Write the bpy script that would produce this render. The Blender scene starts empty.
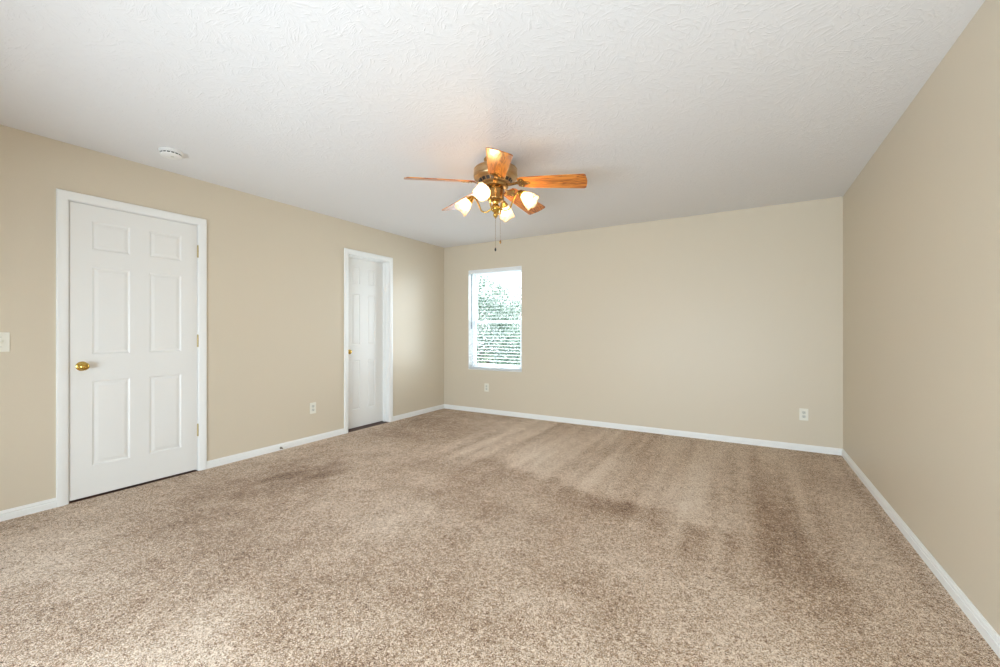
import bpy, bmesh, math, random
import numpy as np
from mathutils import Vector, Matrix, noise

random.seed(7)
rng = np.random.default_rng(7)
PI = math.pi
S = bpy.context.scene
COL = S.collection

# ---------------------------------------------------------------- room measures
FZ = -0.010          # top of the carpet
XL, XR, YB, YF, H = -3.961, 0.799, 5.0285, -1.20, 2.44
WT = 0.15
YAW = 0.53311

# ---------------------------------------------------------------- camera
cam = bpy.data.cameras.new('camera')
cam.sensor_width = 36.0
cam.lens = 415.1 / 1000 * 36.0
cam.shift_y = -0.002
cam.clip_start = 0.02
camo = bpy.data.objects.new('camera', cam)
camo.location = (0, 0, 1.1616)
camo.rotation_euler = (PI / 2, 0, YAW)
COL.objects.link(camo)
S.camera = camo

# ---------------------------------------------------------------- sky, daylight, fill light, exposure
SKY = 2.4
world = bpy.data.worlds.new('sky')
world.use_nodes = True
bg = world.node_tree.nodes['Background']
bg.inputs['Color'].default_value = (0.87, 0.94, 1.0, 1)
bg.inputs['Strength'].default_value = SKY
S.world = world
S.view_settings.view_transform = 'Standard'
S.view_settings.look = 'None'
S.view_settings.exposure = 0.0
S.view_settings.gamma = 1.0
S.view_settings.use_curve_mapping = False


def area(name, loc, rot, sx, sy, power, color):
    l = bpy.data.lights.new(name, 'AREA')
    l.shape = 'RECTANGLE'
    l.size, l.size_y = sx, sy
    l.energy = power
    l.color = color
    o = bpy.data.objects.new(name, l)
    o.location, o.rotation_euler = loc, rot
    COL.objects.link(o)
    return o


# added fill light behind the camera, shone through a made-up rear window
RW = (-2.65, 0.70, 0.10, 1.25)       # x0, x1, z0, z1 of the added rear opening
area('rear_fill_light', ((RW[0] + RW[1]) / 2, YF - WT - 0.05, (RW[2] + RW[3]) / 2), (PI / 2, 0, 0),
     RW[1] - RW[0], RW[3] - RW[2], 224, (0.72, 0.87, 1.0))
# daylight through the small window in the back wall
area('window_daylight', (-3.065, YB + WT + 0.06, 1.33), (-PI / 2, 0, 0), 0.85, 1.4, 46, (0.74, 0.88, 1.0))


# ---------------------------------------------------------------- materials
def srgb(r, g, b):
    def f(c):
        c /= 255.0
        return c / 12.92 if c <= 0.04045 else ((c + 0.055) / 1.055) ** 2.4
    return (f(r), f(g), f(b), 1)


def mat(name, color, rough=0.5, metal=0.0, spec=0.5):
    m = bpy.data.materials.new(name)
    m.use_nodes = True
    b = m.node_tree.nodes['Principled BSDF']
    b.inputs['Base Color'].default_value = color
    b.inputs['Roughness'].default_value = rough
    b.inputs['Metallic'].default_value = metal
    b.inputs['Specular IOR Level'].default_value = spec
    return m, m.node_tree, b


def N(nt, t, **kw):
    n = nt.nodes.new(t)
    for k, v in kw.items():
        if k.startswith('i_'):
            key = k[2:].replace('_', ' ')
            n.inputs[int(key) if key.isdigit() else key].default_value = v
        else:
            setattr(n, k, v)
    return n


def bump(nt, b, src, strength, dist):
    bp = N(nt, 'ShaderNodeBump')
    bp.inputs['Strength'].default_value = strength
    bp.inputs['Distance'].default_value = dist
    nt.links.new(src, bp.inputs['Height'])
    nt.links.new(bp.outputs['Normal'], b.inputs['Normal'])
    return bp


def wall_material():
    m, nt, b = mat('beige_wall_paint', srgb(217, 204, 182), 0.42, 0, 0.35)
    tc = N(nt, 'ShaderNodeTexCoord')
    n1 = N(nt, 'ShaderNodeTexNoise', i_Scale=140.0, i_Detail=3.0)
    n2 = N(nt, 'ShaderNodeTexNoise', i_Scale=2.2, i_Detail=2.0)
    nt.links.new(tc.outputs['Object'], n1.inputs['Vector'])
    nt.links.new(tc.outputs['Object'], n2.inputs['Vector'])
    ad = N(nt, 'ShaderNodeMath', operation='MULTIPLY_ADD')
    nt.links.new(n2.outputs['Fac'], ad.inputs[0])
    ad.inputs[1].default_value = 6.0
    nt.links.new(n1.outputs['Fac'], ad.inputs[2])
    bump(nt, b, ad.outputs[0], 0.35, 0.0012)
    return m


def ceiling_material():
    m, nt, b = mat('stomped_ceiling_texture', srgb(235, 233, 232), 0.75, 0, 0.25)
    tc = N(nt, 'ShaderNodeTexCoord')
    hs = []
    for k, (sc, off) in enumerate(((7.0, 0.0), (10.0, 3.7))):
        mp = N(nt, 'ShaderNodeMapping')
        mp.inputs['Location'].default_value = (off, off * 1.7, 0)
        nt.links.new(tc.outputs['Object'], mp.inputs['Vector'])
        wob = N(nt, 'ShaderNodeTexNoise', i_Scale=9.0, i_Detail=2.0)
        nt.links.new(mp.outputs['Vector'], wob.inputs['Vector'])
        mx = N(nt, 'ShaderNodeMix', data_type='RGBA', blend_type='LINEAR_LIGHT')
        mx.inputs[0].default_value = 0.035
        nt.links.new(mp.outputs['Vector'], mx.inputs[6])
        nt.links.new(wob.outputs['Color'], mx.inputs[7])
        vo = N(nt, 'ShaderNodeTexVoronoi', i_Scale=sc)
        nt.links.new(mx.outputs[2], vo.inputs['Vector'])
        sp = N(nt, 'ShaderNodeSeparateColor')
        nt.links.new(vo.outputs['Color'], sp.inputs[0])
        an = N(nt, 'ShaderNodeMath', operation='MULTIPLY')
        nt.links.new(sp.outputs[0], an.inputs[0])
        an.inputs[1].default_value = 6.283
        vr = N(nt, 'ShaderNodeVectorRotate', rotation_type='Z_AXIS')
        nt.links.new(mx.outputs[2], vr.inputs['Vector'])
        nt.links.new(an.outputs[0], vr.inputs['Angle'])
        sc2 = N(nt, 'ShaderNodeMapping')
        sc2.inputs['Scale'].default_value = (15.0, 85.0, 1.0)
        nt.links.new(vr.outputs['Vector'], sc2.inputs['Vector'])
        st = N(nt, 'ShaderNodeTexNoise', i_Scale=1.0, i_Detail=3.0, i_Roughness=0.55)
        nt.links.new(sc2.outputs['Vector'], st.inputs['Vector'])
        rp = N(nt, 'ShaderNodeMapRange')
        rp.inputs[1].default_value, rp.inputs[2].default_value = 0.53, 0.76
        nt.links.new(st.outputs['Fac'], rp.inputs[0])
        hs.append(rp.outputs[0])
    mxx = N(nt, 'ShaderNodeMath', operation='MAXIMUM')
    nt.links.new(hs[0], mxx.inputs[0])
    nt.links.new(hs[1], mxx.inputs[1])
    bump(nt, b, mxx.outputs[0], 0.34, 0.006)
    return m


def carpet_material():
    m, nt, b = mat('speckled_carpet', srgb(180, 155, 130), 0.95, 0, 0.1)
    b.inputs['Sheen Weight'].default_value = 0.15
    b.inputs['Sheen Roughness'].default_value = 0.6
    tc = N(nt, 'ShaderNodeTexCoord')
    wob = N(nt, 'ShaderNodeTexNoise', i_Scale=60.0, i_Detail=2.0)
    nt.links.new(tc.outputs['Object'], wob.inputs['Vector'])
    mx = N(nt, 'ShaderNodeMix', data_type='RGBA', blend_type='LINEAR_LIGHT')
    mx.inputs[0].default_value = 0.012
    nt.links.new(tc.outputs['Object'], mx.inputs[6])
    nt.links.new(wob.outputs['Color'], mx.inputs[7])
    n1 = N(nt, 'ShaderNodeTexNoise', i_Scale=230.0, i_Detail=2.0, i_Roughness=0.85)
    nt.links.new(mx.outputs[2], n1.inputs['Vector'])
    n2 = N(nt, 'ShaderNodeTexNoise', i_Scale=60.0, i_Detail=3.0, i_Roughness=0.7)
    nt.links.new(mx.outputs[2], n2.inputs['Vector'])
    av = N(nt, 'ShaderNodeMath', operation='MULTIPLY_ADD')
    nt.links.new(n2.outputs['Fac'], av.inputs[0])
    av.inputs[1].default_value = 0.28
    hf = N(nt, 'ShaderNodeMath', operation='MULTIPLY')
    nt.links.new(n1.outputs['Fac'], hf.inputs[0])
    hf.inputs[1].default_value = 0.80
    nt.links.new(hf.outputs[0], av.inputs[2])
    at = N(nt, 'ShaderNodeAttribute', attribute_name='pile')
    sh = N(nt, 'ShaderNodeMath', operation='MULTIPLY_ADD')
    nt.links.new(at.outputs['Fac'], sh.inputs[0])
    sh.inputs[1].default_value = 0.045
    nt.links.new(av.outputs[0], sh.inputs[2])
    cr = N(nt, 'ShaderNodeValToRGB')
    e = cr.color_ramp.elements
    e[0].position, e[0].color = 0.455, srgb(86, 59, 42)
    e[1].position, e[1].color = 0.615, srgb(251, 237, 220)
    for p, c in ((0.495, srgb(150, 112, 78)), (0.535, srgb(193, 158, 123)), (0.57, srgb(222, 195, 165))):
        q = e.new(p)
        q.color = c
    nt.links.new(sh.outputs[0], cr.inputs[0])
    nt.links.new(cr.outputs[0], b.inputs['Base Color'])
    bump(nt, b, av.outputs[0], 0.6, 0.008)
    return m


def wood_material():
    m, nt, b = mat('honey_oak', srgb(190, 122, 60), 0.3, 0, 0.5)
    b.inputs['Coat Weight'].default_value = 0.35
    b.inputs['Coat Roughness'].default_value = 0.15
    tc = N(nt, 'ShaderNodeTexCoord')
    mp = N(nt, 'ShaderNodeMapping')
    mp.inputs['Scale'].default_value = (2.2, 26.0, 8.0)
    nt.links.new(tc.outputs['Object'], mp.inputs['Vector'])
    n1 = N(nt, 'ShaderNodeTexNoise', i_Scale=1.0, i_Detail=4.0, i_Distortion=0.9)
    nt.links.new(mp.outputs['Vector'], n1.inputs['Vector'])
    wv = N(nt, 'ShaderNodeMath', operation='SINE')
    ml = N(nt, 'ShaderNodeMath', operation='MULTIPLY')
    nt.links.new(n1.outputs['Fac'], ml.inputs[0])
    ml.inputs[1].default_value = 34.0
    nt.links.new(ml.outputs[0], wv.inputs[0])
    cr = N(nt, 'ShaderNodeValToRGB')
    e = cr.color_ramp.elements
    e[0].position, e[0].color = 0.0, srgb(146, 74, 22)
    e[1].position, e[1].color = 1.0, srgb(224, 146, 60)
    q = e.new(0.35)
    q.color = srgb(196, 114, 40)
    mr = N(nt, 'ShaderNodeMapRange')
    mr.inputs[1].default_value, mr.inputs[2].default_value = -1.0, 1.0
    nt.links.new(wv.outputs[0], mr.inputs[0])
    nt.links.new(mr.outputs[0], cr.inputs[0])
    nt.links.new(cr.outputs[0], b.inputs['Base Color'])
    return m


def brushed(name, color, rough):
    m, nt, b = mat(name, color, rough, 1.0)
    n1 = N(nt, 'ShaderNodeTexNoise', i_Scale=30.0, i_Detail=3.0)
    tc = N(nt, 'ShaderNodeTexCoord')
    nt.links.new(tc.outputs['Object'], n1.inputs['Vector'])
    mr = N(nt, 'ShaderNodeMapRange')
    mr.inputs[3].default_value, mr.inputs[4].default_value = rough * 0.75, rough * 1.3
    nt.links.new(n1.outputs['Fac'], mr.inputs[0])
    nt.links.new(mr.outputs[0], b.inputs['Roughness'])
    return m


def painted(name, color, rough, bs=0.12):
    m, nt, b = mat(name, color, rough, 0, 0.4)
    tc = N(nt, 'ShaderNodeTexCoord')
    n1 = N(nt, 'ShaderNodeTexNoise', i_Scale=90.0, i_Detail=3.0)
    nt.links.new(tc.outputs['Object'], n1.inputs['Vector'])
    bump(nt, b, n1.outputs['Fac'], bs, 0.001)
    return m


def glass_material():
    m = bpy.data.materials.new('window_glass')
    m.use_nodes = True
    nt = m.node_tree
    nt.nodes.remove(nt.nodes['Principled BSDF'])
    tr = N(nt, 'ShaderNodeBsdfTransparent')
    gl = N(nt, 'ShaderNodeBsdfGlossy', i_Roughness=0.02)
    fr = N(nt, 'ShaderNodeFresnel', i_IOR=1.3)
    mx = N(nt, 'ShaderNodeMixShader')
    nt.links.new(fr.outputs[0], mx.inputs[0])
    nt.links.new(tr.outputs[0], mx.inputs[1])
    nt.links.new(gl.outputs[0], mx.inputs[2])
    nt.links.new(mx.outputs[0], nt.nodes['Material Output'].inputs['Surface'])
    return m


def shade_material():
    m = bpy.data.materials.new('frosted_tulip_glass')
    m.use_nodes = True
    nt = m.node_tree
    nt.nodes.remove(nt.nodes['Principled BSDF'])
    tl = N(nt, 'ShaderNodeBsdfTranslucent')
    tl.inputs['Color'].default_value = (0.30, 0.285, 0.26, 1)
    df = N(nt, 'ShaderNodeBsdfDiffuse')
    df.inputs['Color'].default_value = (0.9, 0.88, 0.84, 1)
    gl = N(nt, 'ShaderNodeBsdfGlossy', i_Roughness=0.12)
    tp = N(nt, 'ShaderNodeBsdfTransparent')
    tp.inputs['Color'].default_value = (1.0, 0.97, 0.92, 1)
    lw = N(nt, 'ShaderNodeTexNoise', i_Scale=40.0, i_Detail=2.0)
    tc = N(nt, 'ShaderNodeTexCoord')
    nt.links.new(tc.outputs['Object'], lw.inputs['Vector'])
    mr = N(nt, 'ShaderNodeMapRange')
    mr.inputs[3].default_value, mr.inputs[4].default_value = 0.25, 0.45
    nt.links.new(lw.outputs['Fac'], mr.inputs[0])
    m1 = N(nt, 'ShaderNodeMixShader', i_0=0.3)
    nt.links.new(tl.outputs[0], m1.inputs[1])
    nt.links.new(df.outputs[0], m1.inputs[2])
    m2 = N(nt, 'ShaderNodeMixShader')
    nt.links.new(mr.outputs[0], m2.inputs[0])
    nt.links.new(m1.outputs[0], m2.inputs[1])
    nt.links.new(tp.outputs[0], m2.inputs[2])
    m3 = N(nt, 'ShaderNodeMixShader', i_0=0.06)
    nt.links.new(m2.outputs[0], m3.inputs[1])
    nt.links.new(gl.outputs[0], m3.inputs[2])
    nt.links.new(m3.outputs[0], nt.nodes['Material Output'].inputs['Surface'])
    return m


def emit_material(name, color, strength):
    m, nt, b = mat(name, (0.8, 0.8, 0.8, 1), 0.3)
    b.inputs['Emission Color'].default_value = color
    b.inputs['Emission Strength'].default_value = strength
    return m


def leaf_material():
    m, nt, b = mat('leaf_green', srgb(110, 150, 120), 0.5, 0, 0.3)
    oi = N(nt, 'ShaderNodeTexNoise', i_Scale=9.0, i_Detail=3.0)
    tc = N(nt, 'ShaderNodeTexCoord')
    nt.links.new(tc.outputs['Object'], oi.inputs['Vector'])
    cr = N(nt, 'ShaderNodeValToRGB')
    e = cr.color_ramp.elements
    e[0].position, e[0].color = 0.40, srgb(84, 124, 98)
    e[1].position, e[1].color = 0.62, srgb(216, 232, 218)  # near-white end paints glossy highlights into the leaf colour
    nt.links.new(oi.outputs['Fac'], cr.inputs[0])
    nt.links.new(cr.outputs[0], b.inputs['Base Color'])
    return m


def ground_material():
    m, nt, b = mat('lawn', srgb(120, 140, 100), 0.9, 0, 0.2)
    n1 = N(nt, 'ShaderNodeTexNoise', i_Scale=4.0, i_Detail=5.0)
    cr = N(nt, 'ShaderNodeValToRGB')
    cr.color_ramp.elements[0].color = srgb(150, 166, 128)
    cr.color_ramp.elements[1].color = srgb(188, 198, 160)
    nt.links.new(n1.outputs['Fac'], cr.inputs[0])
    nt.links.new(cr.outputs[0], b.inputs['Base Color'])
    return m


M = dict(
    wall=wall_material(), ceil=ceiling_material(), carpet=carpet_material(), wood=wood_material(),
    white=painted('white_trim_paint', srgb(243, 242, 238), 0.35),
    door=painted('white_door_paint', srgb(238, 236, 231), 0.38, 0.2),
    plastic=painted('ivory_plastic', srgb(236, 232, 218), 0.35, 0.05),
    plasticgrey=painted('ivory_receptacle_plastic', srgb(214, 212, 200), 0.35, 0.05),
    whiteplastic=painted('white_plastic', srgb(240, 238, 234), 0.4, 0.05),
    vinyl=painted('white_vinyl', srgb(240, 243, 244), 0.35, 0.05),
    slat=painted('white_blind_slat', srgb(240, 241, 240), 0.45, 0.05),
    dark=painted('black_plastic', srgb(30, 28, 27), 0.5, 0.05),
    grey=painted('grey_plastic', srgb(110, 122, 138), 0.4, 0.05),
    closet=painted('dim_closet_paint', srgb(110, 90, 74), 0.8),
    hardwood=painted('dark_threshold_wood', srgb(70, 38, 26), 0.5),
    brass=brushed('polished_brass', srgb(214, 178, 92), 0.16),
    antique=brushed('antique_brass', srgb(176, 138, 84), 0.24),
    antique_pale=brushed('antique_brass_satin', srgb(196, 168, 128), 0.36),
    hinge=brushed('satin_brass', srgb(196, 176, 126), 0.32),
    steel=brushed('dull_steel', srgb(150, 140, 126), 0.35),
    glass=glass_material(), shade=shade_material(),
    bulb=emit_material('lit_bulb', (1.0, 0.62, 0.27, 1), 105.0),
    leaf=leaf_material(), bark=painted('bark', srgb(118, 114, 98), 0.9, 0.5), ground=ground_material(),
)


# ---------------------------------------------------------------- mesh helpers
class MB:
    def __init__(self):
        self.v, self.f = [], []

    def add(self, verts, faces):
        o = len(self.v)
        self.v += [tuple(p) for p in verts]
        self.f += [tuple(i + o for i in q) for q in faces]
        return self

    def box(self, x0, x1, y0, y1, z0, z1):
        return self.add([(x0, y0, z0), (x1, y0, z0), (x1, y1, z0), (x0, y1, z0), (x0, y0, z1), (x1, y0, z1), (x1, y1, z1), (x0, y1, z1)],
                        [(0, 3, 2, 1), (4, 5, 6, 7), (0, 1, 5, 4), (1, 2, 6, 5), (2, 3, 7, 6), (3, 0, 4, 7)])

    def lathe(self, prof, n=32, mtx=None, wob=None):
        """prof: (r, z) pairs; revolved round z"""
        vs, fs = [], []
        rings = []
        for r, z in prof:
            if r < 1e-6:
                rings.append([len(vs)])
                vs.append(Vector((0, 0, z)))
            else:
                ring = []
                for k in range(n):
                    a = 2 * PI * k / n
                    rr, zz = (r, z) if wob is None else wob(r, z, a)
                    ring.append(len(vs))
                    vs.append(Vector((rr * math.cos(a), rr * math.sin(a), zz)))
                rings.append(ring)
        for A, B in zip(rings[:-1], rings[1:]):
            if len(A) == 1 and len(B) == 1:
                continue
            for k in range(n):
                k2 = (k + 1) % n
                if len(A) == 1:
                    fs.append((A[0], B[k2], B[k]))
                elif len(B) == 1:
                    fs.append((A[k], A[k2], B[0]))
                else:
                    fs.append((A[k], A[k2], B[k2], B[k]))
        if mtx is not None:
            vs = [mtx @ p for p in vs]
        return self.add(vs, fs)

    def tube(self, pts, rad, n=10):
        pts = [Vector(p) for p in pts]
        if not hasattr(rad, '__len__'):
            rad = [rad] * len(pts)
        vs, fs = [], []
        ref = Vector((0, 0, 1))
        for i, p in enumerate(pts):
            t = (pts[min(i + 1, len(pts) - 1)] - pts[max(i - 1, 0)]).normalized()
            if abs(t.dot(ref)) > 0.95:
                ref = Vector((1, 0, 0))
            u = t.cross(ref).normalized()
            w = t.cross(u)
            ref = w.cross(t) if False else ref
            for k in range(n):
                a = 2 * PI * k / n
                vs.append(p + (u * math.cos(a) + w * math.sin(a)) * rad[i])
        for i in range(len(pts) - 1):
            for k in range(n):
                fs.append((i * n + k, i * n + (k + 1) % n, (i + 1) * n + (k + 1) % n, (i + 1) * n + k))
        fs.append(tuple(range(n - 1, -1, -1)))
        fs.append(tuple((len(pts) - 1) * n + k for k in range(n)))
        return self.add(vs, fs)

    def prism(self, outline, z0, z1):
        n = len(outline)
        vs = [(x, y, z0) for x, y in outline] + [(x, y, z1) for x, y in outline]
        fs = [tuple(range(n - 1, -1, -1)), tuple(range(n, 2 * n))] + [(k, (k + 1) % n, n + (k + 1) % n, n + k) for k in range(n)]
        return self.add(vs, fs)

    def sweep(self, prof, A, B, u, w):
        """extrude a closed profile (a, b) along A->B; a along u, b along w"""
        A, B, u, w = Vector(A), Vector(B), Vector(u), Vector(w)
        n = len(prof)
        vs = [A + u * a + w * b for a, b in prof] + [B + u * a + w * b for a, b in prof]
        fs = [tuple(range(n)), tuple(range(2 * n - 1, n - 1, -1))] + [(k, n + k, n + (k + 1) % n, (k + 1) % n) for k in range(n)]
        return self.add(vs, fs)

    def xf(self, m):
        self.v = [tuple(m @ Vector(p)) for p in self.v]
        return self

    def build(self, name, material, parent=None, bevel=0.0, smooth=False, seg=2, recalc=True):
        me = bpy.data.meshes.new(name)
        me.from_pydata(self.v, [], self.f)
        bm = bmesh.new()
        bm.from_mesh(me)
        if recalc:
            bmesh.ops.recalc_face_normals(bm, faces=bm.faces)
        if bevel:
            bmesh.ops.bevel(bm, geom=[e for e in bm.edges if e.is_manifold and e.calc_face_angle(0) > 0.5], offset=bevel,
                            segments=seg, affect='EDGES', profile=0.5)
        bm.to_mesh(me)
        bm.free()
        if smooth:
            me.shade_smooth()
            if smooth != 'all':
                me.set_sharp_from_angle(angle=math.radians(40))
        me.materials.append(material)
        o = bpy.data.objects.new(name, me)
        COL.objects.link(o)
        if parent:
            o.parent = parent
        return o


def tag(o, label=None, cat=None, kind=None, group=None):
    if label:
        o['label'] = label
    if cat:
        o['category'] = cat
    if kind:
        o['kind'] = kind
    if group:
        o['group'] = group
    return o


def empty(name, loc, rz=0.0):
    o = bpy.data.objects.new(name, None)
    o.empty_display_size = 0.1
    o.location = loc
    o.rotation_euler = (0, 0, rz)
    COL.objects.link(o)
    return o


def copy_tree(o, parent=None):
    c = o.copy()
    COL.objects.link(c)
    if parent:
        c.parent = parent
    for ch in list(o.children):
        copy_tree(ch, c)
    return c


def wall_with_holes(u0, u1, holes, place, t):
    """wall slab between u0..u1, 0..H with rectangular holes (ua, ub, za, zb); place(u, d, z) -> world; d = 0 is the room face"""
    us = sorted({u0, u1, *[h[0] for h in holes], *[h[1] for h in holes]})
    zs = sorted({FZ, H, *[h[2] for h in holes], *[h[3] for h in holes]})
    us = [u for u in us if u0 <= u <= u1]

    def solid(i, j):
        if not (0 <= i < len(us) - 1 and 0 <= j < len(zs) - 1):
            return False
        uc, zc = (us[i] + us[i + 1]) / 2, (zs[j] + zs[j + 1]) / 2
        return not any(a < uc < b and c < zc < d for a, b, c, d in holes)
    idx, vs, fs = {}, [], []

    def vid(i, j, k):
        if (i, j, k) not in idx:
            idx[(i, j, k)] = len(vs)
            vs.append(place(us[i], t * k, zs[j]))
        return idx[(i, j, k)]
    for i in range(len(us) - 1):
        for j in range(len(zs) - 1):
            if not solid(i, j):
                continue
            fs.append((vid(i, j, 0), vid(i + 1, j, 0), vid(i + 1, j + 1, 0), vid(i, j + 1, 0)))
            fs.append((vid(i, j, 1), vid(i, j + 1, 1), vid(i + 1, j + 1, 1), vid(i + 1, j, 1)))
            for di, dj, (a, b) in ((-1, 0, ((0, 0), (0, 1))), (1, 0, ((1, 0), (1, 1))), (0, -1, ((0, 0), (1, 0))), (0, 1, ((0, 1), (1, 1)))):
                if not solid(i + di, j + dj):
                    fs.append((vid(i + a[0], j + a[1], 0), vid(i + a[0], j + a[1], 1), vid(i + b[0], j + b[1], 1), vid(i + b[0], j + b[1], 0)))
    return MB().add(vs, fs)


# ---------------------------------------------------------------- setting: floor, ceiling, walls
D1 = dict(y0=0.942, y1=1.713, top=2.053)      # clear opening of the near door
D2 = dict(y0=3.250, y1=3.886, top=2.060)      # clear opening of the far door
JT = 0.018                                    # jamb board thickness
W1 = (-3.508, -2.623, 0.605, 2.055)


def smooth(a, b, x):
    t = np.clip((x - a) / (b - a), 0, 1)
    return t * t * (3 - 2 * t)


def vnoise(x, y, seed):
    """cheap smooth value noise on arrays"""
    r = np.random.default_rng(seed).random((256, 256))
    xi, yi = np.floor(x).astype(int), np.floor(y).astype(int)
    fx, fy = x - xi, y - yi
    fx, fy = fx * fx * (3 - 2 * fx), fy * fy * (3 - 2 * fy)
    g = lambda a, b: r[a % 256, b % 256]
    return ((g(xi, yi) * (1 - fx) + g(xi + 1, yi) * fx) * (1 - fy) + (g(xi, yi + 1) * (1 - fx) + g(xi + 1, yi + 1) * fx) * fy) * 2 - 1


def pile_lean(x, y):
    """which way the vacuum left the pile: + leans towards the light tips, - shows the dark roots"""
    p = 0.45 * vnoise(x * 1.7 + 3, y * 1.7, 1) + 0.35 * vnoise(x * 4.3, y * 4.3 + 9, 2) + 0.2 * vnoise(x * 11, y * 11, 12)
    # vacuum strokes running away towards the back wall
    st = 0.6 * vnoise(x * 8.5, y * 0.55, 3) + 0.5 * vnoise(x * 15.0, y * 0.9, 4)
    far = smooth(1.9, 2.9, y + 0.25 * x) * smooth(-3.2, -2.0, x)
    p = p * (1 - 0.5 * far) + (0.9 * st + 0.5) * far
    # end line of the strokes: light beyond it, a dark trampled band before it
    yl = 3.08 - 0.285 * (x + 1.263) + 0.09 * vnoise(x * 4, y * 0 + 1, 5) + 0.05 * vnoise(x * 13, y * 2, 16)
    d = y - yl
    inx = smooth(-2.3, -1.6, x) * (1 - smooth(-0.25, 0.25, x))
    p += inx * (0.45 * smooth(-0.07, 0.10, d) * (1 - smooth(0.5, 1.5, d)) - (0.7 + 0.45 * vnoise(x * 3.1, y * 3.1, 15) + 0.5 * vnoise(x * 14, y * 1.2, 18)) * smooth(-0.65, -0.12, d) * (1 - smooth(-0.10, 0.05, d)))
    # darker trampled patches beside the near door and along the left wall
    a = np.exp(-(((x + 3.1) / 0.38) ** 2 + ((y - 1.95) / 0.62) ** 2))
    p -= 1.5 * a * (0.7 + 0.4 * vnoise(x * 5, y * 5, 6) + 0.5 * vnoise(x * 12, y * 5, 19))
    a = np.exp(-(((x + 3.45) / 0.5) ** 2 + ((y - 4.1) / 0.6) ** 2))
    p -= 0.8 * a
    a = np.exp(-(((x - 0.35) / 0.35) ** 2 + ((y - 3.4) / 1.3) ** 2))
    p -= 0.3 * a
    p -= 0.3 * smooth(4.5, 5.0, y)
    p -= 0.8 * np.maximum(0, vnoise(x * 13, y * 0.9, 17)) * smooth(-0.5, -0.2, x) * (1 - smooth(0.25, 0.5, x)) * smooth(2.0, 2.4, y) * (1 - smooth(3.0, 3.6, y))
    p += 0.25 * vnoise(x * 24, y * 24, 13)
    return p


def make_floor():
    nx, ny = 220, 290
    xs, ys = np.linspace(XL - 0.9, XR, nx), np.linspace(YF, YB, ny)
    X, Y = np.meshgrid(xs, ys)
    Z = np.full_like(X, FZ)
    co = np.stack([X, Y, Z], -1).reshape(-1, 3)
    me = bpy.data.meshes.new('floor')
    q = (np.arange(ny - 1)[:, None] * nx + np.arange(nx - 1)[None, :]).reshape(-1)
    faces = np.stack([q, q + 1, q + nx + 1, q + nx], -1)
    me.from_pydata(co.tolist(), [], faces.tolist())
    at = me.attributes.new('pile', 'FLOAT', 'POINT')
    at.data.foreach_set('value', pile_lean(co[:, 0], co[:, 1]).astype(np.float32))
    me.materials.append(M['carpet'])
    o = bpy.data.objects.new('floor', me)
    COL.objects.link(o)
    tag(o, 'wall to wall speckled beige and brown carpet with vacuum strokes', 'floor', 'structure')


make_floor()
tag(MB().box(XL - 1.0, XR + WT, YF - WT, YB + WT, H, H + 0.1).build('ceiling', M['ceil']),
    'white ceiling with stomped brush texture', 'ceiling', 'structure')
o1 = (D1['y0'] - JT, D1['y1'] + JT, FZ, D1['top'] + JT)
o2 = (D2['y0'] - JT, D2['y1'] + JT, FZ, D2['top'] + JT)
tag(wall_with_holes(YF - WT, YB + WT, [o1, o2], lambda u, d, z: (XL - d, u, z), WT).build('wall_left', M['wall']),
    'beige painted left wall with two white doors', 'wall', 'structure')
tag(wall_with_holes(XL, XR, [W1], lambda u, d, z: (u, YB + d, z), WT).build('wall_back', M['wall']),
    'beige painted back wall with the window', 'wall', 'structure')
tag(wall_with_holes(YF - WT, YB + WT, [], lambda u, d, z: (XR + d, u, z), WT).build('wall_right', M['wall']),
    'beige painted blank right wall', 'wall', 'structure')
tag(wall_with_holes(XL, XR, [RW], lambda u, d, z: (u, YF - d, z), WT).build('wall_rear', M['wall']),
    'beige painted wall behind the viewer', 'wall', 'structure')


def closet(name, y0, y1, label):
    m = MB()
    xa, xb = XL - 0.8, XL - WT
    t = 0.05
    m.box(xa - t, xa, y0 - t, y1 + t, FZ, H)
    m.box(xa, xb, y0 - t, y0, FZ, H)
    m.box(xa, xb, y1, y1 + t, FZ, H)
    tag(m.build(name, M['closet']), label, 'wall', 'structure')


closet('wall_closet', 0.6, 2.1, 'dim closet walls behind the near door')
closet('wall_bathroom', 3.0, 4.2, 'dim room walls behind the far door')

# baseboards
BBP = [(0, -0.010), (0.0135, -0.010), (0.0135, 0.026), (0.0090, 0.028), (0.0090, 0.032), (0.0108, 0.035), (0.0098, 0.041), (0.0060, 0.0445), (0.0060, 0.047), (0.0045, 0.051), (0.0025, 0.053), (0, 0.053)]


def baseboard(name, A, B, u, label):
    tag(MB().sweep(BBP, A, B, u, (0, 0, 1)).build(name, M['white']), label, 'baseboard', 'structure')


c1 = (0.880, 1.775)
c2 = (3.190, 3.946)
baseboard('baseboard_left', (XL, YF, 0), (XL, c1[0], 0), (1, 0, 0), 'white baseboard left of the near door')
baseboard('baseboard_left', (XL, c1[1], 0), (XL, c2[0], 0), (1, 0, 0), 'white baseboard between the two doors')
baseboard('baseboard_left', (XL, c2[1], 0), (XL, YB, 0), (1, 0, 0), 'white baseboard between far door and corner')
baseboard('baseboard_back', (XL, YB, 0), (XR, YB, 0), (0, -1, 0), 'white baseboard along the back wall')
baseboard('baseboard_right', (XR, YF, 0), (XR, YB, 0), (-1, 0, 0), 'white baseboard along the right wall')
baseboard('baseboard_rear', (XL, YF, 0), (XR, YF, 0), (0, 1, 0), 'white baseboard behind the viewer')

# ---------------------------------------------------------------- doors
ROWS = [(0.215, 0.815), (1.0, 1.617), (1.737, 1.942)]


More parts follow.
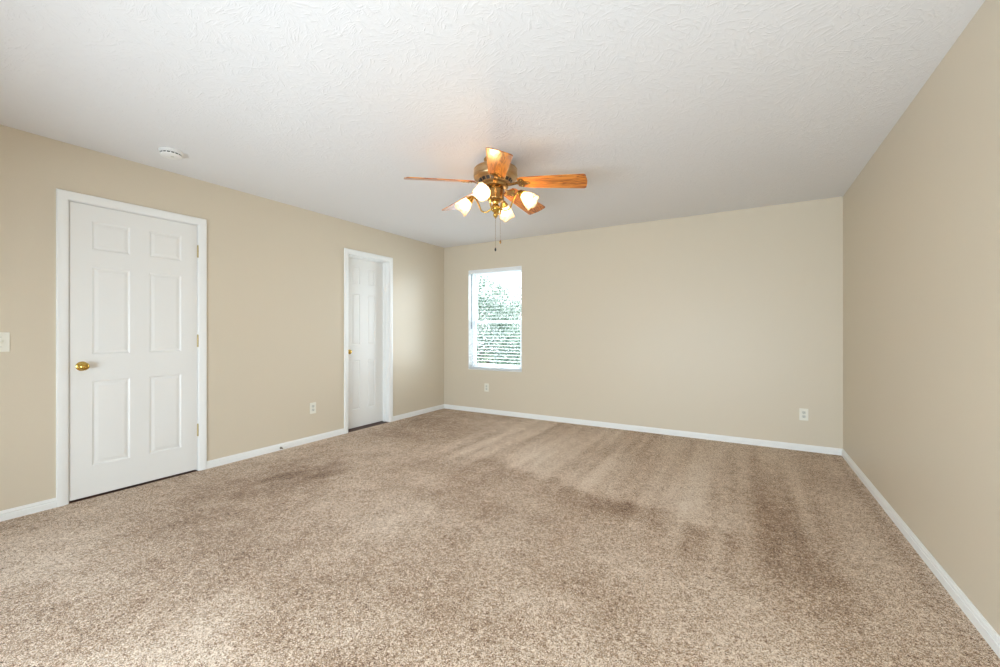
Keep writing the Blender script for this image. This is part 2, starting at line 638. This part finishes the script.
def door_slab(w, cols, top, z0, thick=0.035):
    """six panel slab in local coords: u = 0..w along y, face at x = 0, back at x = -thick"""
    us = sorted([0, w] + [c for p in cols for c in p])
    zs = sorted([z0, top] + [c for p in ROWS for c in p])
    m = MB()
    idx, vs, fs = {}, [], []

    def vid(u, z, d):
        k = (round(u, 5), round(z, 5), round(d, 5))
        if k not in idx:
            idx[k] = len(vs)
            vs.append((d, u, z))
        return idx[k]

    def rect(a, b, c, d, x):
        return [vid(a, c, x), vid(b, c, x), vid(b, d, x), vid(a, d, x)]
    for i in range(len(us) - 1):
        for j in range(len(zs) - 1):
            a, b, c, d = us[i], us[i + 1], zs[j], zs[j + 1]
            if i % 2 == 1 and j % 2 == 1:
                rings = [rect(a, b, c, d, 0)]
                for ins, dep in ((0.003, -0.0015), (0.009, -0.0055), (0.014, -0.0065), (0.018, -0.006), (0.034, -0.0022), (0.037, -0.002)):
                    if b - a < 0.15:
                        ins *= 0.75
                    rings.append(rect(a + ins, b - ins, c + ins, d - ins, dep))
                for A, B in zip(rings[:-1], rings[1:]):
                    for k in range(4):
                        fs.append((A[k], A[(k + 1) % 4], B[(k + 1) % 4], B[k]))
                fs.append(tuple(rings[-1]))
            else:
                fs.append(tuple(rect(a, b, c, d, 0)))
    # edges and back
    us_, zs_ = us, zs
    T = -thick
    for i in range(len(us_) - 1):
        fs.append((vid(us_[i], z0, 0), vid(us_[i], z0, T), vid(us_[i + 1], z0, T), vid(us_[i + 1], z0, 0)))
        fs.append((vid(us_[i], top, 0), vid(us_[i + 1], top, 0), vid(us_[i + 1], top, T), vid(us_[i], top, T)))
    for j in range(len(zs_) - 1):
        fs.append((vid(0, zs_[j], 0), vid(0, zs_[j + 1], 0), vid(0, zs_[j + 1], T), vid(0, zs_[j], T)))
        fs.append((vid(w, zs_[j], 0), vid(w, zs_[j], T), vid(w, zs_[j + 1], T), vid(w, zs_[j + 1], 0)))
    for i in range(len(us_) - 1):
        for j in range(len(zs_) - 1):
            fs.append(tuple(reversed(rect(us_[i], us_[i + 1], zs_[j], zs_[j + 1], T))))
    return m.add(vs, fs)


CASP = [(0, 0), (0, 0.008), (0.004, 0.011), (0.012, 0.0115), (0.02, 0.014), (0.036, 0.0165), (0.05, 0.017), (0.056, 0.0155), (0.058, 0.012), (0.058, 0)]


def casing(y0, y1, top, w=0.058):
    """mitred colonial casing round an opening y0..y1, 0..top (inner edge), proud of x = 0"""
    k = w / 0.058
    vs, fs = [], []
    n = len(CASP)
    for a, b in CASP:
        a *= k
        vs += [(b, y0 - a, FZ), (b, y0 - a, top + a), (b, y1 + a, top + a), (b, y1 + a, FZ)]
    for i in range(n):
        j = (i + 1) % n
        for s in range(3):
            fs.append((i * 4 + s, i * 4 + s + 1, j * 4 + s + 1, j * 4 + s))
    fs.append(tuple(i * 4 for i in range(n)))
    fs.append(tuple(i * 4 + 3 for i in reversed(range(n))))
    return MB().add(vs, fs)


def jamb(y0, y1, top, d0, d1):
    m = MB()
    m.box(-d1, -d0, y0 - JT, y0, FZ, top + JT)
    m.box(-d1, -d0, y1, y1 + JT, FZ, top + JT)
    m.box(-d1, -d0, y0, y1, top, top + JT)
    return m


def stops(y0, y1, top, d0, d1):
    t = 0.011
    m = MB()
    m.box(-d1, -d0, y0, y0 + t, FZ, top)
    m.box(-d1, -d0, y1 - t, y1, FZ, top)
    m.box(-d1, -d0, y0 + t, y1 - t, top - t, top)
    return m


KNOB = [(0.0, 0.0), (0.0325, 0.0), (0.0325, 0.003), (0.028, 0.007), (0.016, 0.009), (0.0115, 0.012), (0.0105, 0.022), (0.013, 0.028),
        (0.022, 0.033), (0.0265, 0.040), (0.0275, 0.047), (0.0255, 0.054), (0.019, 0.060), (0.009, 0.063), (0.0, 0.0635)]
RX = Matrix.Rotation(PI / 2, 4, 'Y')


def door(name, spec, face, cols_px, z0, label, hinges, seen_jamb):
    root = empty(name, (XL, 0, 0))
    tag(root, label, 'door', 'structure')
    y0, y1, top = spec['y0'], spec['y1'], spec['top']
    casing(y0 - 0.005, y1 + 0.005, top + 0.005, seen_jamb[2]).build('door_casing', M['white'], root, smooth=True)
    jamb(y0, y1, top, -0.001, WT).build('door_jamb', M['white'], root)
    stops(y0, y1, top, seen_jamb[0], seen_jamb[1]).build('door_stop_moulding', M['white'], root)
    g = 0.003
    sl = door_slab(y1 - y0 - 2 * g, [(a - y0 - g, b - y0 - g) for a, b in cols_px], top - g, z0).build('door_panel', M['door'], root)
    sl.location = (face, y0 + g, 0)
    kn = MB().lathe(KNOB, 32, Matrix.Translation((0, 0.062, 0.921)) @ RX).build('door_knob', M['brass'], sl, smooth=True)
    kn['label'] = 'polished brass knob'
    # latch plate on the slab's edge
    MB().box(-0.028, -0.006, -0.002, 0.0, 0.89, 0.95).build('latch_plate', M['hinge'], sl)
    MB().box(-WT, 0.0, y0, y1, FZ + 0.0005, FZ + 0.004).build('threshold', M['hardwood'], root)
    if hinges:
        for z in (0.333, 1.082, 1.833):
            m = MB()
            for k in range(5):
                m.lathe([(0, 0), (0.0055, 0), (0.006, 0.001), (0.006, 0.0185), (0.0055, 0.0195), (0, 0.0195)], 12,
                        Matrix.Translation((face + 0.006, y1 + 0.0005, z - 0.05 + k * 0.02)))
            m.lathe([(0, 0), (0.004, 0), (0.004, 0.004), (0, 0.006)], 12, Matrix.Translation((face + 0.006, y1 + 0.0005, z + 0.05)))
            m.box(face - 0.03, face + 0.002, y1 - 0.0025, y1 - 0.0005, z - 0.05, z + 0.05)
            m.build('hinge', M['hinge'], root, smooth=True)
    return root


door('door_1', D1, -0.004, [(1.059, 1.270), (1.386, 1.597)], 0.005,
     'wide white six panel door nearest the viewer with brass knob and three hinges', True, (0.042, 0.055, 0.057))
door('door_2', D2, -0.100, [(3.385, 3.507), (3.629, 3.751)], 0.000,
     'narrow white six panel door recessed in its frame near the corner', False, (0.060, 0.0985, 0.055))

# ---------------------------------------------------------------- window in the back wall
wx0, wx1, wz0, wz1 = W1


def make_window():
    root = empty('window_1', ((wx0 + wx1) / 2, YB, wz0))
    tag(root, 'white vinyl single hung window with a tree outside', 'window', 'structure')
    hw, hh = (wx1 - wx0) / 2, wz1 - wz0

    def ring(a, b, c, d, w, y0, y1):
        m = MB()
        m.box(a, a + w, y0, y1, c, d)
        m.box(b - w, b, y0, y1, c, d)
        m.box(a + w, b - w, y0, y1, c, c + w)
        m.box(a + w, b - w, y0, y1, d - w, d)
        return m
    ring(-hw, hw, 0, hh, 0.035, 0.075, WT).build('window_frame', M['vinyl'], root, bevel=0.003)
    mid = 1.298 - wz0
    t = 0.006
    m = MB()
    m.box(-hw, -hw + t, 0.0, 0.0745, 0.013, hh)
    m.box(hw - t, hw, 0.0, 0.0745, 0.013, hh)
    m.build('jamb_liner', M['white'], root)
    up = ring(-hw + 0.035, hw - 0.035, mid - 0.01, hh - 0.035, 0.03, 0.118, 0.142).build('upper_sash', M['vinyl'], root, bevel=0.003)
    lo = ring(-hw + 0.035, hw - 0.035, 0.035, mid + 0.022, 0.034, 0.088, 0.114).build('lower_sash', M['vinyl'], root, bevel=0.003)
    MB().box(-hw + 0.066, hw - 0.066, 0.128, 0.131, mid + 0.021, hh - 0.066).build('pane', M['glass'], up)
    MB().box(-hw + 0.070, hw - 0.070, 0.099, 0.102, 0.070, mid - 0.013).build('pane', M['glass'], lo)
    MB().box(-0.03, 0.03, 0.076, 0.0875, mid + 0.002, mid + 0.02).build('sash_lock', M['vinyl'], lo, bevel=0.003)
    MB().box(-hw, hw, -0.004, 0.0745, 0.0005, 0.012).build('window_sill', M['white'], root, bevel=0.003)


make_window()


def make_blind():
    root = empty('window_blind', ((wx0 + wx1) / 2, YB + 0.034, wz1))
    tag(root, 'white horizontal slat blind lowered with open slats in the back window', 'blind')
    hw = (wx1 - wx0) / 2 - 0.009
    MB().box(-hw, hw, -0.026, 0.028, -0.043, -0.002).build('headrail', M['slat'], root, bevel=0.002)
    # valance with an ogee face and short returns
    pr = [(-0.034, -0.054), (-0.038, -0.05), (-0.038, -0.034), (-0.041, -0.028), (-0.041, -0.012), (-0.038, -0.006), (-0.036, 0.0), (-0.0345, 0.004), (-0.0285, 0.004), (-0.0285, -0.054)]
    MB().sweep(pr, (-hw - 0.001, 0, 0), (hw + 0.001, 0, 0), (0, 1, 0), (0, 0, 1)).build('valance', M['slat'], root)
    n, zt, zb = 31, -0.075, -(wz1 - wz0) + 0.045
    tilt = math.radians(4)
    m = MB()
    for k in range(n):
        z = zt + (zb - zt) * k / (n - 1)
        pts = []
        for s in (-1, -0.5, 0, 0.5, 1):
            pts.append((s * 0.0245, 0.0022 * (1 - s * s)))
        prof = [(a, b + 0.0014) for a, b in pts] + [(a, b - 0.0014) for a, b in reversed(pts)]
        prof = [(a * math.cos(tilt) - b * math.sin(tilt), z + a * math.sin(tilt) + b * math.cos(tilt)) for a, b in prof]
        m.sweep(prof, (-hw, 0, 0), (hw, 0, 0), (0, 1, 0), (0, 0, 1))
    m.build('slats', M['slat'], root)
    MB().box(-hw, hw, -0.025, 0.025, zb - 0.030, zb - 0.016).build('bottom_rail', M['slat'], root, bevel=0.003)
    for x in (-hw + 0.13, 0.0, hw - 0.13):
        c = MB()
        for y in (-0.0262, 0.0262):
            c.tube([(x, y, -0.043), (x, y, zb - 0.016)], 0.0009, 6)
        c.build('ladder_cord', M['slat'], root)
    w = MB()
    w.tube([(-hw + 0.042, -0.031, -0.045), (-hw + 0.042, -0.0325, -0.80)], 0.0042, 8)
    w.lathe([(0, -0.86), (0.006, -0.855), (0.0065, -0.80), (0.0045, -0.795), (0, -0.795)], 10, Matrix.Translation((-hw + 0.042, -0.0325, 0)))
    t = w.build('tilt_wand', M['grey'], root, smooth=True)
    t['label'] = 'grey tilt wand'


make_blind()

# made-up rear window (unseen, added to let the fill light in)
rr = empty('rear_fill_window', ((RW[0] + RW[1]) / 2, YF, RW[2]))
tag(rr, 'added wide white window behind the viewer for the fill light', 'window', 'structure')
m = MB()
hw, hh = (RW[1] - RW[0]) / 2, RW[3] - RW[2]
m.box(-hw, -hw + 0.05, -WT, -0.05, 0, hh)
m.box(hw - 0.05, hw, -WT, -0.05, 0, hh)
m.box(-hw + 0.05, hw - 0.05, -WT, -0.05, 0, 0.05)
m.box(-hw + 0.05, hw - 0.05, -WT, -0.05, hh - 0.05, hh)
m.box(-0.04, 0.04, -WT, -0.05, 0.05, hh - 0.05)
m.build('window_frame', M['vinyl'], rr)
MB().box(-hw + 0.05, -0.04, -0.10, -0.097, 0.05, hh - 0.05).build('pane', M['glass'], rr)
MB().box(0.04, hw - 0.05, -0.10, -0.097, 0.05, hh - 0.05).build('pane', M['glass'], rr)

# ---------------------------------------------------------------- ceiling fan
FX, FY = -1.592, 2.633


def make_fan():
    root = empty('ceiling_fan', (FX, FY, H), YAW)
    root.scale = (1.025, 1.025, 1.025)
    tag(root, 'five blade oak and brass ceiling fan with four lit tulip lamps', 'ceiling fan')
    MB().lathe([(0, 0), (0.082, 0), (0.086, -0.006), (0.085, -0.014), (0.074, -0.040), (0.060, -0.056), (0.052, -0.062), (0.052, -0.075), (0, -0.075)],
               48).build('canopy', M['antique'], root, smooth=True)
    hs = MB().lathe([(0, -0.062), (0.06, -0.062), (0.115, -0.064), (0.146, -0.070), (0.156, -0.078), (0.1575, -0.084), (0.154, -0.088), (0.1575, -0.092),
                     (0.1585, -0.110), (0.1585, -0.126), (0.155, -0.130), (0.158, -0.134), (0.155, -0.142), (0.146, -0.147), (0.128, -0.151),
                     (0.122, -0.156), (0.108, -0.178), (0.100, -0.183), (0.07, -0.186), (0, -0.186)], 64).build('motor_housing', M['antique_pale'], root, smooth=True)
    v = MB()
    for k in range(20):
        a0, a1 = 2 * PI * (k + 0.12) / 20, 2 * PI * (k + 0.88) / 20
        q = []
        for r, z in ((0.1217, -0.1570), (0.1092, -0.1770)):
            for a in (a0, (a0 + a1) / 2, a1):
                q.append((r * math.cos(a), r * math.sin(a), z))
        out = [tuple(c * (1.004 if i < 2 else 1.0) for i, c in enumerate(p)) for p in q]
        inn = [tuple(c * (0.95 if i < 2 else 1.0) for i, c in enumerate(p)) for p in q]
        v.add(out + inn, [(0, 1, 4, 3), (1, 2, 5, 4), (6, 9, 10, 7), (7, 10, 11, 8), (0, 3, 9, 6), (2, 8, 11, 5), (0, 6, 7, 1), (1, 7, 8, 2), (3, 4, 10, 9), (4, 5, 11, 10)])
    v.build('vent_slots', M['dark'], hs)
    MB().lathe([(0, -0.184), (0.085, -0.184), (0.092, -0.188), (0.092, -0.206), (0.085, -0.211), (0, -0.211)], 48).build('flywheel', M['antique'], root, smooth=True)
    MB().lathe([(0, -0.209), (0.048, -0.209), (0.058, -0.214), (0.061, -0.222), (0.0595, -0.25), (0.0595, -0.285), (0.062, -0.290), (0.060, -0.297),
                (0.050, -0.305), (0.034, -0.312), (0, -0.312)], 40).build('switch_housing', M['antique'], root, smooth=True)
    MB().lathe([(0, -0.310), (0.026, -0.310), (0.022, -0.318), (0.020, -0.330), (0.028, -0.338), (0.036, -0.350), (0.037, -0.362), (0.030, -0.374),
                (0.018, -0.384), (0.013, -0.392), (0.017, -0.398), (0.0185, -0.406), (0.014, -0.416), (0.006, -0.424), (0.004, -0.430), (0, -0.432)],
               32).build('light_fitter', M['brass'], root, smooth=True)
    # blades
    pitch = math.radians(-15)
    zb = -0.171
    droop = Matrix.Rotation(math.radians(4.5), 4, 'Y')
    tip, rt = 0.653, 0.165
    out = [(rt, -0.045), (rt + 0.03, -0.058), (0.30, -0.066), (tip - 0.024, -0.081), (tip - 0.010, -0.072), (tip - 0.003, -0.03), (tip, 0),
           (tip - 0.003, 0.03), (tip - 0.010, 0.072), (tip - 0.024, 0.081), (0.30, 0.066), (rt + 0.03, 0.058), (rt, 0.045)]
    blade0 = None
    for k in range(5):
        a = math.radians(-87.4 + 72 * k)
        rot = Matrix.Rotation(a, 4, 'Z')
        if k == 0:
            b = MB().prism(out, -0.003, 0.003).build('blade', M['wood'], root, bevel=0.0015)
            # blade iron: arm from the flywheel, then a three lobed plate under the blade
            plate = []
            for x, y in ((0.150, 0.013), (0.168, 0.018), (0.176, 0.036), (0.190, 0.046), (0.206, 0.043), (0.212, 0.030), (0.222, 0.020), (0.240, 0.018), (0.254, 0.010), (0.258, 0.0)):
                plate.append((x, y))
            plate = plate + [(x, -y) for x, y in reversed(plate[:-1])]
            i_ = MB().prism(plate, -0.0075, -0.0035)
            prof = [(0.070, 0.018, -0.015), (0.095, 0.016, -0.016), (0.125, 0.013, -0.012), (0.155, 0.013, -0.0045)]
            vs, fs = [], []
            for x, w, z in prof:
                vs += [(x, -w, z), (x, w, z), (x, w, z - 0.005), (x, -w, z - 0.005)]
            for s in range(len(prof) - 1):
                for e in range(4):
                    fs.append((s * 4 + e, s * 4 + (e + 1) % 4, s * 4 + 4 + (e + 1) % 4, s * 4 + 4 + e))
            fs += [(3, 2, 1, 0), tuple(range(len(vs) - 4, len(vs)))]
            i_.add(vs, fs)
            ir = i_.build('blade_iron', M['antique'], b, bevel=0.001)
            for x, y in ((0.193, 0.030), (0.193, -0.030), (0.238, 0.0)):
                MB().lathe([(0, -0.0105), (0.004, -0.0098), (0.0055, -0.0075), (0, -0.0075)], 10, Matrix.Translation((x, y, 0))).build('screw', M['brass'], b)
            blade0 = b
        else:
            b = copy_tree(blade0, root)
        b.matrix_local = Matrix.Translation((0, 0, zb)) @ rot @ droop @ Matrix.Rotation(pitch, 4, 'X')
    # lamp arms with tulip shades; the arm towards the door side of the viewer is turned up further
    def wob(r, z, a):
        f = max(0.0, (z - 0.045) / 0.063)
        return r * (1 + 0.085 * f * f * math.cos(4 * a)), z + 0.006 * f * f * math.cos(4 * a)

    def make_arm(tilt_deg, dz):
        tilt = math.radians(tilt_deg)
        ax = Vector((math.cos(tilt), 0, -math.sin(tilt)))
        cen = Vector((0.240, 0, -0.310 + dz))
        neck = cen - ax * 0.054
        frame = Matrix.Translation(neck) @ ax.to_track_quat('Z', 'Y').to_matrix().to_4x4()
        pts = []
        q = neck - ax * 0.030
        P = [Vector(p) for p in ((0.030, 0, -0.356), (0.070, 0, -0.378), (0.108, 0, -0.366), (0.126, 0, -0.325), (q.x * 0.5 + 0.063, 0, q.z - 0.022), tuple(q))]
        for i in range(len(P) - 1):           # Catmull-Rom through the points
            p0, p1, p2, p3 = P[max(i - 1, 0)], P[i], P[i + 1], P[min(i + 2, len(P) - 1)]
            for t in (0, 0.25, 0.5, 0.75):
                pts.append(0.5 * ((2 * p1) + (p2 - p0) * t + (2 * p0 - 5 * p1 + 4 * p2 - p3) * t * t + (3 * p1 - p0 - 3 * p2 + p3) * t ** 3))
        pts.append(P[-1])
        arm = MB().tube(pts, 0.0058, 12).build('lamp_arm', M['brass'], root, smooth=True)
        MB().lathe([(0, -0.034), (0.010, -0.034), (0.018, -0.026), (0.021, -0.014), (0.028, -0.004), (0.031, 0.004), (0.030, 0.010), (0.026, 0.010), (0.022, 0.0), (0, -0.004)],
                   28, frame).build('lamp_holder', M['brass'], arm, smooth=True)
        outer = [(0.0250, 0.000), (0.0265, 0.012), (0.033, 0.025), (0.042, 0.040), (0.048, 0.056), (0.051, 0.074), (0.0545, 0.092), (0.058, 0.108)]
        inner = [(r - 0.0028, z) for r, z in reversed(outer)]
        MB().lathe(outer + inner, 48, frame, wob).build('lamp_shade', M['shade'], arm, smooth='all')
        MB().lathe([(0, -0.002), (0.012, 0.0), (0.013, 0.02), (0.019, 0.032), (0.0265, 0.048), (0.029, 0.060), (0.0265, 0.074), (0.018, 0.085), (0.008, 0.0895), (0, 0.090)],
                   24, frame).build('light_bulb', M['bulb'], arm, smooth=True)
        return arm
    arm0 = None
    for k in range(4):
        if k == 0:
            arm = make_arm(10, -0.012)
        elif k == 1:
            arm = arm0 = make_arm(42, 0.0)
        else:
            arm = copy_tree(arm0, root)
        arm.matrix_local = Matrix.Rotation(math.radians(-108 + 90 * k), 4, 'Z')
    # pull chains
    for x, y, zt, zl in ((0.0, -0.058, -0.288, -0.655), (0.034, -0.048, -0.288, -0.60)):
        ch = MB()
        n = int((zt - zl) / 0.0048)
        ch.tube([(x, y, zt), (x, y, zl)], 0.0007, 6)
        for i in range(n):
            z = zt - (i + 0.5) * (zt - zl) / n
            ch.lathe([(0, -0.0016), (0.0014, -0.0008), (0.0014, 0.0008), (0, 0.0016)], 6, Matrix.Translation((x, y, z)))
        c = ch.build('pull_chain', M['antique'], root)
        MB().lathe([(0, 0.004), (0.003, 0.002), (0.0065, -0.008), (0.007, -0.014), (0.004, -0.022), (0, -0.024)], 14,
                   Matrix.Translation((x, y, zl))).build('chain_bob', M['dark'] if zl < -0.64 else M['antique'], c, smooth=True)


make_fan()

# ---------------------------------------------------------------- smoke detector
sd = empty('smoke_detector', (-3.503, 1.348, H))
tag(sd, 'round white smoke detector on the ceiling above the near door', 'smoke detector')
MB().lathe([(0, 0), (0.068, 0), (0.070, -0.003), (0.070, -0.019), (0.066, -0.021), (0, -0.021)], 48).build('base_ring', M['whiteplastic'], sd, smooth=True)
MB().lathe([(0, -0.021), (0.060, -0.021), (0.060, -0.0285), (0.0635, -0.029), (0.0635, -0.0345), (0.057, -0.040), (0.030, -0.043), (0, -0.0435)], 48).build('cover', M['whiteplastic'], sd, smooth=True)
v = MB()
for k in range(16):
    a0 = 2 * PI * (k + 0.15) / 16
    a1 = 2 * PI * (k + 0.85) / 16
    q = [(r * math.cos(a), r * math.sin(a), z) for z in (-0.0214, -0.0284) for r in (0.0585, 0.0612) for a in (a0, a1)]
    v.add(q, [(0, 1, 3, 2), (4, 6, 7, 5), (0, 4, 5, 1), (2, 3, 7, 6), (0, 2, 6, 4), (1, 5, 7, 3)])
v.build('vent_grille', M['dark'], sd)
MB().lathe([(0, -0.0425), (0.010, -0.0428), (0.010, -0.0455), (0.008, -0.0465), (0, -0.0465)], 24, Matrix.Translation((0.02, 0.0, 0.0))).build('test_button', M['plasticgrey'], sd, smooth=True)


# ---------------------------------------------------------------- outlets and switch
def rounded(w, h, r, n=4):
    pts = []
    for cx, cy, a0 in ((w - r, h - r, 0), (-w + r, h - r, 90), (-w + r, -h + r, 180), (w - r, -h + r, 270)):
        for k in range(n + 1):
            a = math.radians(a0 + 90 * k / n)
            pts.append((cx + r * math.cos(a), cy + r * math.sin(a)))
    return pts


# local frame: x across, y out of the wall is -y; build in XY then stand up so that local z is up and -y faces the room
UP = Matrix.Rotation(PI / 2, 4, 'X')


def make_outlet():
    root = empty('electrical_outlet', (0, 0, 0))
    MB().prism(rounded(0.036, 0.0585, 0.004), 0, 0.005).xf(UP).build('cover_plate', M['plastic'], root, bevel=0.0015)
    for s in (-1, 1):
        out = []
        for k in range(28):
            a = 2 * PI * k / 28
            out.append((0.0172 * math.cos(a), max(-0.0135, min(0.0135, 0.0172 * math.sin(a))) + s * 0.0195))
        r = MB().prism(out, 0.005, 0.0068).xf(UP).build('receptacle', M['plasticgrey'], root)
        sl = MB()
        sl.box(-0.0075, -0.0055, s * 0.0195 - 0.001, s * 0.0195 + 0.0075, 0.0066, 0.0071)
        sl.box(0.0055, 0.0075, s * 0.0195 + 0.0, s * 0.0195 + 0.007, 0.0066, 0.0071)
        sl.lathe([(0, 0.0066), (0.0028, 0.0066), (0.0028, 0.0071), (0, 0.0071)], 12, Matrix.Translation((0, s * 0.0195 - 0.0075, 0)))
        sl.xf(UP).build('slots', M['dark'], r)
    MB().lathe([(0, 0.005), (0.0034, 0.005), (0.003, 0.0062), (0, 0.0066)], 14).xf(UP).build('screw', M['plasticgrey'], root)
    return root


out0 = make_outlet()
spots = [((XL, 2.792, 0.347), PI / 2, 'ivory electrical outlet low on the left wall between the two doors'),
         ((-3.190, YB, 0.359), 0.0, 'ivory electrical outlet on the back wall under the window'),
         ((0.498, YB, 0.347), 0.0, 'ivory electrical outlet low on the back wall near the right corner')]
for i, (loc, rz, lab) in enumerate(spots):
    o = out0 if i == 0 else copy_tree(out0)
    o.location = loc
    o.rotation_euler = (0, 0, rz)
    tag(o, lab, 'outlet', group='wall outlets')

sw = empty('light_switch', (XL, 0.641, 1.0965), PI / 2)
tag(sw, 'ivory light switch plate on the left wall beside the near door', 'light switch')
MB().prism(rounded(0.0365, 0.0605, 0.004), 0, 0.005).xf(UP).build('cover_plate', M['plastic'], sw, bevel=0.0015)
MB().box(-0.0055, 0.0055, -0.012, 0.012, 0.0048, 0.006).xf(UP).build('toggle_frame', M['plastic'], sw)
MB().add([(-0.004, -0.006, 0.006), (0.004, -0.006, 0.006), (0.004, 0.007, 0.006), (-0.004, 0.007, 0.006),
          (-0.0035, 0.005, 0.017), (0.0035, 0.005, 0.017), (0.0035, 0.011, 0.015), (-0.0035, 0.011, 0.015)],
         [(0, 3, 2, 1), (4, 5, 6, 7), (0, 1, 5, 4), (1, 2, 6, 5), (2, 3, 7, 6), (3, 0, 4, 7)]).xf(UP).build('toggle', M['plastic'], sw, bevel=0.0008)
for s in (-1, 1):
    MB().lathe([(0, 0.005), (0.0034, 0.005), (0.003, 0.0062), (0, 0.0066)], 14, Matrix.Translation((0, s * 0.030, 0))).xf(UP).build('screw', M['plasticgrey'], sw)

# ---------------------------------------------------------------- door stop on the baseboard
ds = empty('door_stop', (XL + 0.0135, 2.430, 0.012))
tag(ds, 'small spring door stop on the baseboard between the two doors', 'door stop')
RXp = Matrix.Rotation(PI / 2, 4, 'Y')
MB().lathe([(0, 0), (0.011, 0), (0.011, 0.003), (0.007, 0.006), (0, 0.006)], 20, RXp).build('base', M['steel'], ds, smooth=True)
pts = []
for k in range(12 * 9 + 1):
    a = 2 * PI * k / 12
    pts.append((0.005 + 0.038 * k / 108, 0.0055 * math.cos(a), 0.0055 * math.sin(a)))
MB().tube(pts, 0.0014, 6).build('spring', M['steel'], ds, smooth=True)
MB().lathe([(0, 0.042), (0.0065, 0.042), (0.0075, 0.045), (0.0075, 0.053), (0.006, 0.056), (0, 0.057)], 16, RXp).build('rubber_tip', M['plastic'], ds, smooth=True)


# ---------------------------------------------------------------- outside
GZ = -3.0
tag(MB().box(-45, 45, YB + 0.5, 70, GZ - 0.2, GZ).build('ground', M['ground']), 'lawn outside the window', 'ground', 'structure')


def make_tree():
    tx, ty = -8.42, 12.2
    root = empty('tree', (tx, ty, GZ))
    tag(root, 'leafy green tree outside the back window', 'tree')
    tr = MB()
    tr.tube([(0, 0, 0), (0.05, 0.02, 1.2), (-0.03, 0.05, 2.4), (0.02, 0, 3.4), (0.0, 0.0, 4.6), (0.05, 0, 5.6)], [0.22, 0.18, 0.15, 0.12, 0.08, 0.03], 10)
    for k in range(26):
        a = k * 2.4
        z0 = 1.7 + 3.4 * k / 26
        L = (2.0 - 0.045 * k) * (0.8 + 0.4 * random.random())
        d = Vector((math.cos(a), math.sin(a), 0.45))
        p = Vector((0, 0, z0))
        tr.tube([p, p + d * L * 0.4, p + d * L * 0.75 + Vector((0, 0, 0.12)), p + d * L + Vector((0, 0, 0.3))], [0.05, 0.035, 0.02, 0.008], 6)
    tr.build('trunk', M['bark'], root, smooth=True)
    vs, fs = [], []
    clumps = []
    for k in range(420):
        th = random.uniform(0, 2 * PI)
        z = random.uniform(-1, 1)
        r = random.uniform(0.2, 1.0) ** 0.6
        R = math.sqrt(max(0, 1 - z * z))
        clumps.append((Vector((3.3 * r * R * math.cos(th), 2.3 * r * R * math.sin(th), 3.4 + 2.85 * r * z)), random.uniform(0.28, 0.55)))
    for c, cr in clumps:
        for i in range(100):
            d = Vector((random.gauss(0, 1), random.gauss(0, 1), random.gauss(0, 0.8))).normalized() * cr * random.random() ** 0.4
            p = c + d
            L = random.uniform(0.07, 0.13)
            q = Matrix.Rotation(random.uniform(0, 2 * PI), 3, 'Z') @ Matrix.Rotation(random.gauss(0.5, 0.5), 3, 'Y') @ Matrix.Rotation(random.gauss(0, 0.5), 3, 'X')
            o = len(vs)
            for x, y, zz in ((0, 0, 0), (0.45, 0.28, 0.05), (1, 0, -0.05), (0.45, -0.28, 0.05)):
                vs.append(tuple(p + q @ Vector((x * L, y * L, zz * L))))
            fs.append((o, o + 1, o + 2, o + 3))
    me = bpy.data.meshes.new('foliage')
    me.from_pydata(vs, [], fs)
    me.materials.append(M['leaf'])
    f = bpy.data.objects.new('foliage', me)
    COL.objects.link(f)
    f.parent = root


make_tree()
